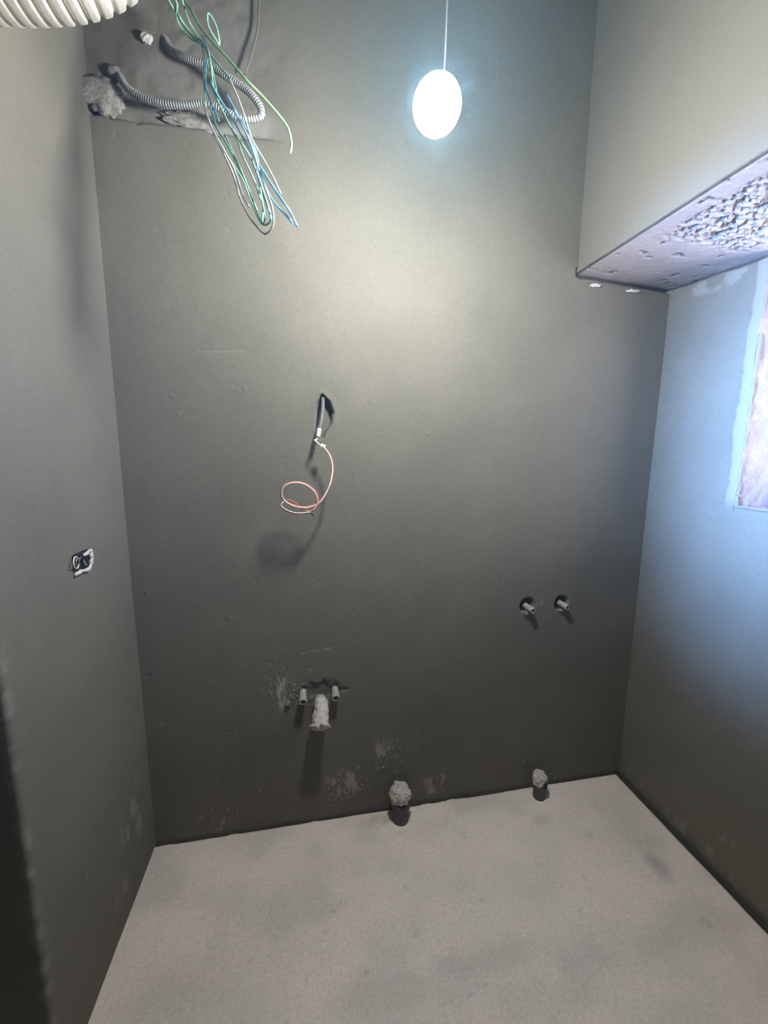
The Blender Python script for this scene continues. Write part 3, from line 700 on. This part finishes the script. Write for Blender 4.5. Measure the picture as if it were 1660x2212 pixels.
# ------------------------------------------------------------------ conduit and wires high on the back wall
L, R_ = ribbed(D_['conduit'], 0.0100, 0.0076, 0.0014, 0.0016)
tag(link('corrugated_conduit', tube_mesh('corrugated_conduit', L, R_, 10), M['conduit']),
    'grey ribbed plastic conduit looping from the mortared hole in the upper left corner', 'conduit')
bundle = empty('wire_bundle', D_['bundle'][0][1][0])
tag(bundle, 'bundle of blue, green and white wires hanging in long loops below the ribbed conduit', 'wires')
wm = {'pale': M['green'], 'blue': M['blue'], 'green': M['green'], 'white': M['white'], 'grey': M['greyw']}
for (c, pth) in D_['bundle']:
    o = link('wire', tube_mesh('wire', smooth_path(pth, 0.012), 0.0025, 8), wm[c], bundle)
    o['label'] = {'pale': 'pale green'}.get(c, c) + ' insulated wire'
tag(link('electric_wire', tube_mesh('electric_wire', smooth_path(D_['green_wire'], 0.012), 0.0030, 8), M['greenw']),
    'single pale green wire curving down right of the hanging wire bundle', 'wire')
tag(link('ceiling_cable', tube_mesh('ceiling_cable', smooth_path(D_['pale_cable'], 0.02), 0.0035, 8), M['wall']),
    'faint grey cable hanging down the upper back wall behind the green wire', 'cable')

# ------------------------------------------------------------------ lamp cable out of the slot in the back wall
lc = empty('wall_light_cable', D_['sheath'][1])
tag(lc, 'grey cable out of a broken slot in the back wall with looped pink wires', 'cable')
def quick(name, key, r, m, sides=10, hollow=0.0, label=None, step=0.006):
    o = link(name, tube_mesh(name, smooth_path(D_[key], step), r, sides, True, hollow), m, lc)
    if label: o['label'] = label
    return o
quick('sheath', 'sheath', 0.0066, M['sheath'], 12)
quick('tape_end', 'tape', 0.0080, M['tape'], 12, 0.006, 'white tape wrapped round the cable end')
quick('bore', 'tape', 0.0052, M['hole'], 10) if False else None
quick('bare_tail', 'tail', 0.0028, M['cable_white'], 8, 0, 'cream conductor tail')
_a, _b2 = Vector(D_['terminal'][0]), Vector(D_['terminal'][-1])
_c = (_a + _b2) / 2
_t = boxes_mesh('terminal_block', [((-0.0085, -0.008, -0.0062), (0.0085, 0.008, 0.0062)), ((-0.005, -0.0098, -0.003), (0.005, -0.006, 0.003))], 0.0008)
for v in _t.vertices: v.co = Matrix.Rotation(math.radians(25), 4, 'Y') @ v.co + _c
link('terminal_block', _t, M['cream'], lc, False)
quick('wire', 'wire_white', 0.0021, M['cable_white'], 8, 0, 'cream looped wire')
quick('wire', 'wire_red', 0.0022, M['cable_red'], 8, 0, 'red looped wire')
quick('wire', 'wire_low', 0.0021, M['cable_red'], 8, 0, 'red wire in the lower loop')
_lw2 = [Vector(q) + Vector((0.001, -0.0022, 0.0022)) for q in D_['wire_low'][4:]]
o = link('wire', tube_mesh('wire', smooth_path(_lw2, 0.006), 0.0020, 8), M['cable_white'], lc); o['label'] = 'cream wire in the lower loop'
quick('wire_tip', 'wire_tip', 0.0028, M['black'], 8, 0, 'dark taped wire end')

# ------------------------------------------------------------------ switch box in the left wall
sb = empty('switch_box', (XL, 1.268, 1.271))
tag(sb, 'open wall box with ragged white edge and loose wires in the left wall', 'switch box')
y0, y1, z0, z1 = 1.232, 1.304, 1.246, 1.296
link('back_box', boxes_mesh('back_box', [((XL - 0.038, y0, z0), (XL - 0.034, y1, z1)), ((XL - 0.036, y0 - 0.002, z0), (XL - 0.001, y0, z1)), ((XL - 0.036, y1, z0), (XL - 0.001, y1 + 0.002, z1)),
     ((XL - 0.036, y0, z0 - 0.002), (XL - 0.001, y1, z0)), ((XL - 0.036, y0, z1), (XL - 0.001, y1, z1 + 0.002))]), M['boxplastic'], sb, False)
rp = smooth_path(D_['box_rim'], 0.004)
link('gypsum_rim', tube_mesh('gypsum_rim', [q + Vector((random.uniform(0, 0.003), random.uniform(-0.0015, 0.0015), random.uniform(-0.0012, 0.0012))) for q in rp],
     [random.uniform(0.0036, 0.0064) for _ in rp], 8), M['pale_gypsum'], sb)
bmats = {'white': M['cable_white'], 'green': M['green'], 'copper': M['copper'], 'grey': M['conduit']}
for (c, pth) in D_['box_wires']:
    o = link('wire', tube_mesh('wire', smooth_path(pth, 0.004), 0.0020, 8), bmats[c], sb); o['label'] = c + ' wire end'

# ------------------------------------------------------------------ water connections
def stub(name, base, tip, r, m=None):
    b, t = Vector(base), Vector(tip)
    root = empty(name, b)
    d = (t - b)
    pts = [b + d * k / 14 for k in range(15)]
    rr = []
    for k in range(15): rr.append(r * (1.0 if k < 10 else (1.10 if k < 14 else 1.02)) * random.uniform(0.97, 1.03))
    link('pipe', tube_mesh('pipe', pts, rr, 16, True, r * 1.4), m or M['stub'], root)
    q = t - d.normalized() * (r * 1.38)
    link('pipe_bore', tube_mesh('pipe_bore', [q, q + d.normalized() * 0.0004], r * 0.69, 14), M['hole'], root)
    return root
tag(stub('tap_connection', (0.948, YB + 0.02, 0.913), (0.958, YB - 0.040, 0.906), 0.0125),
    'short metal water pipe end in the left wall pocket of the tap pair', 'pipe', 'tap connections')
tag(stub('tap_connection', (1.116, YB + 0.02, 0.915), (1.128, YB - 0.036, 0.908), 0.0125),
    'short metal water pipe end in the right wall pocket, nearer the room corner', 'pipe', 'tap connections')
tag(stub('basin_connection', (-0.034, YB + 0.016, 0.607), (-0.034, YB - 0.046, 0.592), 0.0150),
    'small water pipe end left of the rag wrapped drain, beside splashed mortar', 'pipe', 'basin connections')
tag(stub('basin_connection', (0.098, YB + 0.016, 0.604), (0.098, YB - 0.040, 0.590), 0.0150),
    'small water pipe end right of the rag wrapped drain', 'pipe', 'basin connections')
link('mortar_daub', lump_mesh('mortar_daub', (0.950, YB - 0.004, 0.884), (0.012, 0.010, 0.014), 31, 0.6, 3), M['mortar'], wall_back)
link('mortar_daub', lump_mesh('mortar_daub', (1.122, YB - 0.002, 0.884), (0.012, 0.008, 0.008), 33, 0.6, 3), M['mortar'], wall_back)

# basin drain, wrapped and stuffed
dr = empty('basin_drain', (0.036, YB, 0.570))
tag(dr, 'pale rag wrapped drain pipe sticking out of the back wall between two small pipes', 'pipe')
axis_pts = [Vector((0.037, YB + 0.01, 0.570)), Vector((0.036, YB - 0.03, 0.552)), Vector((0.036, YB - 0.060, 0.530)), Vector((0.035, YB - 0.078, 0.515))]
link('pipe', tube_mesh('pipe', smooth_path(axis_pts, 0.01), 0.023, 20, True, 0.012), M['stub'], dr)
def wrap(name, pts, r0, r1, seed, rag=0.25, mat=None, parent=None, flare=0.0):
    from mathutils import noise
    L = smooth_path(pts, 0.0032); n = len(L); sides = 40; v = []; f = []
    tang = [(L[min(i + 1, n - 1)] - L[max(i - 1, 0)]).normalized() for i in range(n)]
    u = Vector((1, 0, 0))
    for i in range(n):
        t = i / (n - 1); u = (u - tang[i] * u.dot(tang[i])).normalized(); w = tang[i].cross(u)
        base = r0 + (r1 - r0) * t
        if t > 0.86: base *= 1 + flare * math.sin((t - 0.86) / 0.14 * math.pi)
        if t < 0.06: base *= 0.8 + 0.2 * t / 0.06
        if t > 0.97: base *= 0.86
        for s in range(sides):
            a = 2 * math.pi * s / sides
            dvec = u * math.cos(a) + w * math.sin(a)
            k = 1 + rag * noise.noise((L[i] + dvec * r0) * 55 + Vector((seed, 0, 0))) + rag * 0.6 * noise.noise((L[i] + dvec * r0) * 150 + Vector((seed, 5, 0)))
            end = tang[i] * (0.010 * noise.noise(dvec * 1.8 + Vector((seed, 1, 1))) if t > 0.9 else 0)
            v.append(L[i] + dvec * base * k + end)
    for i in range(n - 1):
        for s in range(sides):
            a = i * sides + s; b = i * sides + (s + 1) % sides; f.append((a, b, b + sides, a + sides))
    c0 = len(v); v.append(L[-1] + tang[-1] * 0.004)
    for s in range(sides): f.append(((n - 1) * sides + s, (n - 1) * sides + (s + 1) % sides, c0))
    return link(name, mesh_from(name, v, f), mat, parent)
wrap('rag_wrap', [(0.038, YB - 0.004, 0.571), (0.037, YB - 0.034, 0.553), (0.035, YB - 0.068, 0.528), (0.032, YB - 0.096, 0.502)], 0.0255, 0.0345, 4.0, 0.24, M['rag'], dr, 0.16)

# floor drains against the back wall
def floor_drain(name, x, y, r, h, rag_r, rag_c, seed, label, hole=None):
    root = empty(name, (x, y, 0)); tag(root, label, 'pipe', 'capped floor pipes')
    link('pipe', tube_mesh('pipe', [(x, y, -0.02 + (h + 0.02) * k / 8) for k in range(9)], [r * (1.0 if k < 6 else 1.12) for k in range(9)], 24, True), M['greypvc'], root)
    link('rag_plug', lump_mesh('rag_plug', rag_c, rag_r, seed, 0.22, 5, 2.4), M['rag'], root)
    return root
floor_drain('floor_drain', 0.372, 1.516, 0.037, 0.095, (0.046, 0.044, 0.044), (0.369, 1.512, 0.128), 2,
            'larger grey floor pipe at the wall foot, pale rag stuffed on top')
fd = floor_drain('floor_drain', 1.035, 1.513, 0.028, 0.065, (0.033, 0.032, 0.040), (1.034, 1.516, 0.090), 6,
            'smaller grey floor pipe nearer the right room corner with a holed rag plug')
link('plug_hole', lump_mesh('plug_hole', (1.047, 1.487, 0.082), (0.008, 0.008, 0.012), 3, 0.3, 3), M['hole'], fd)
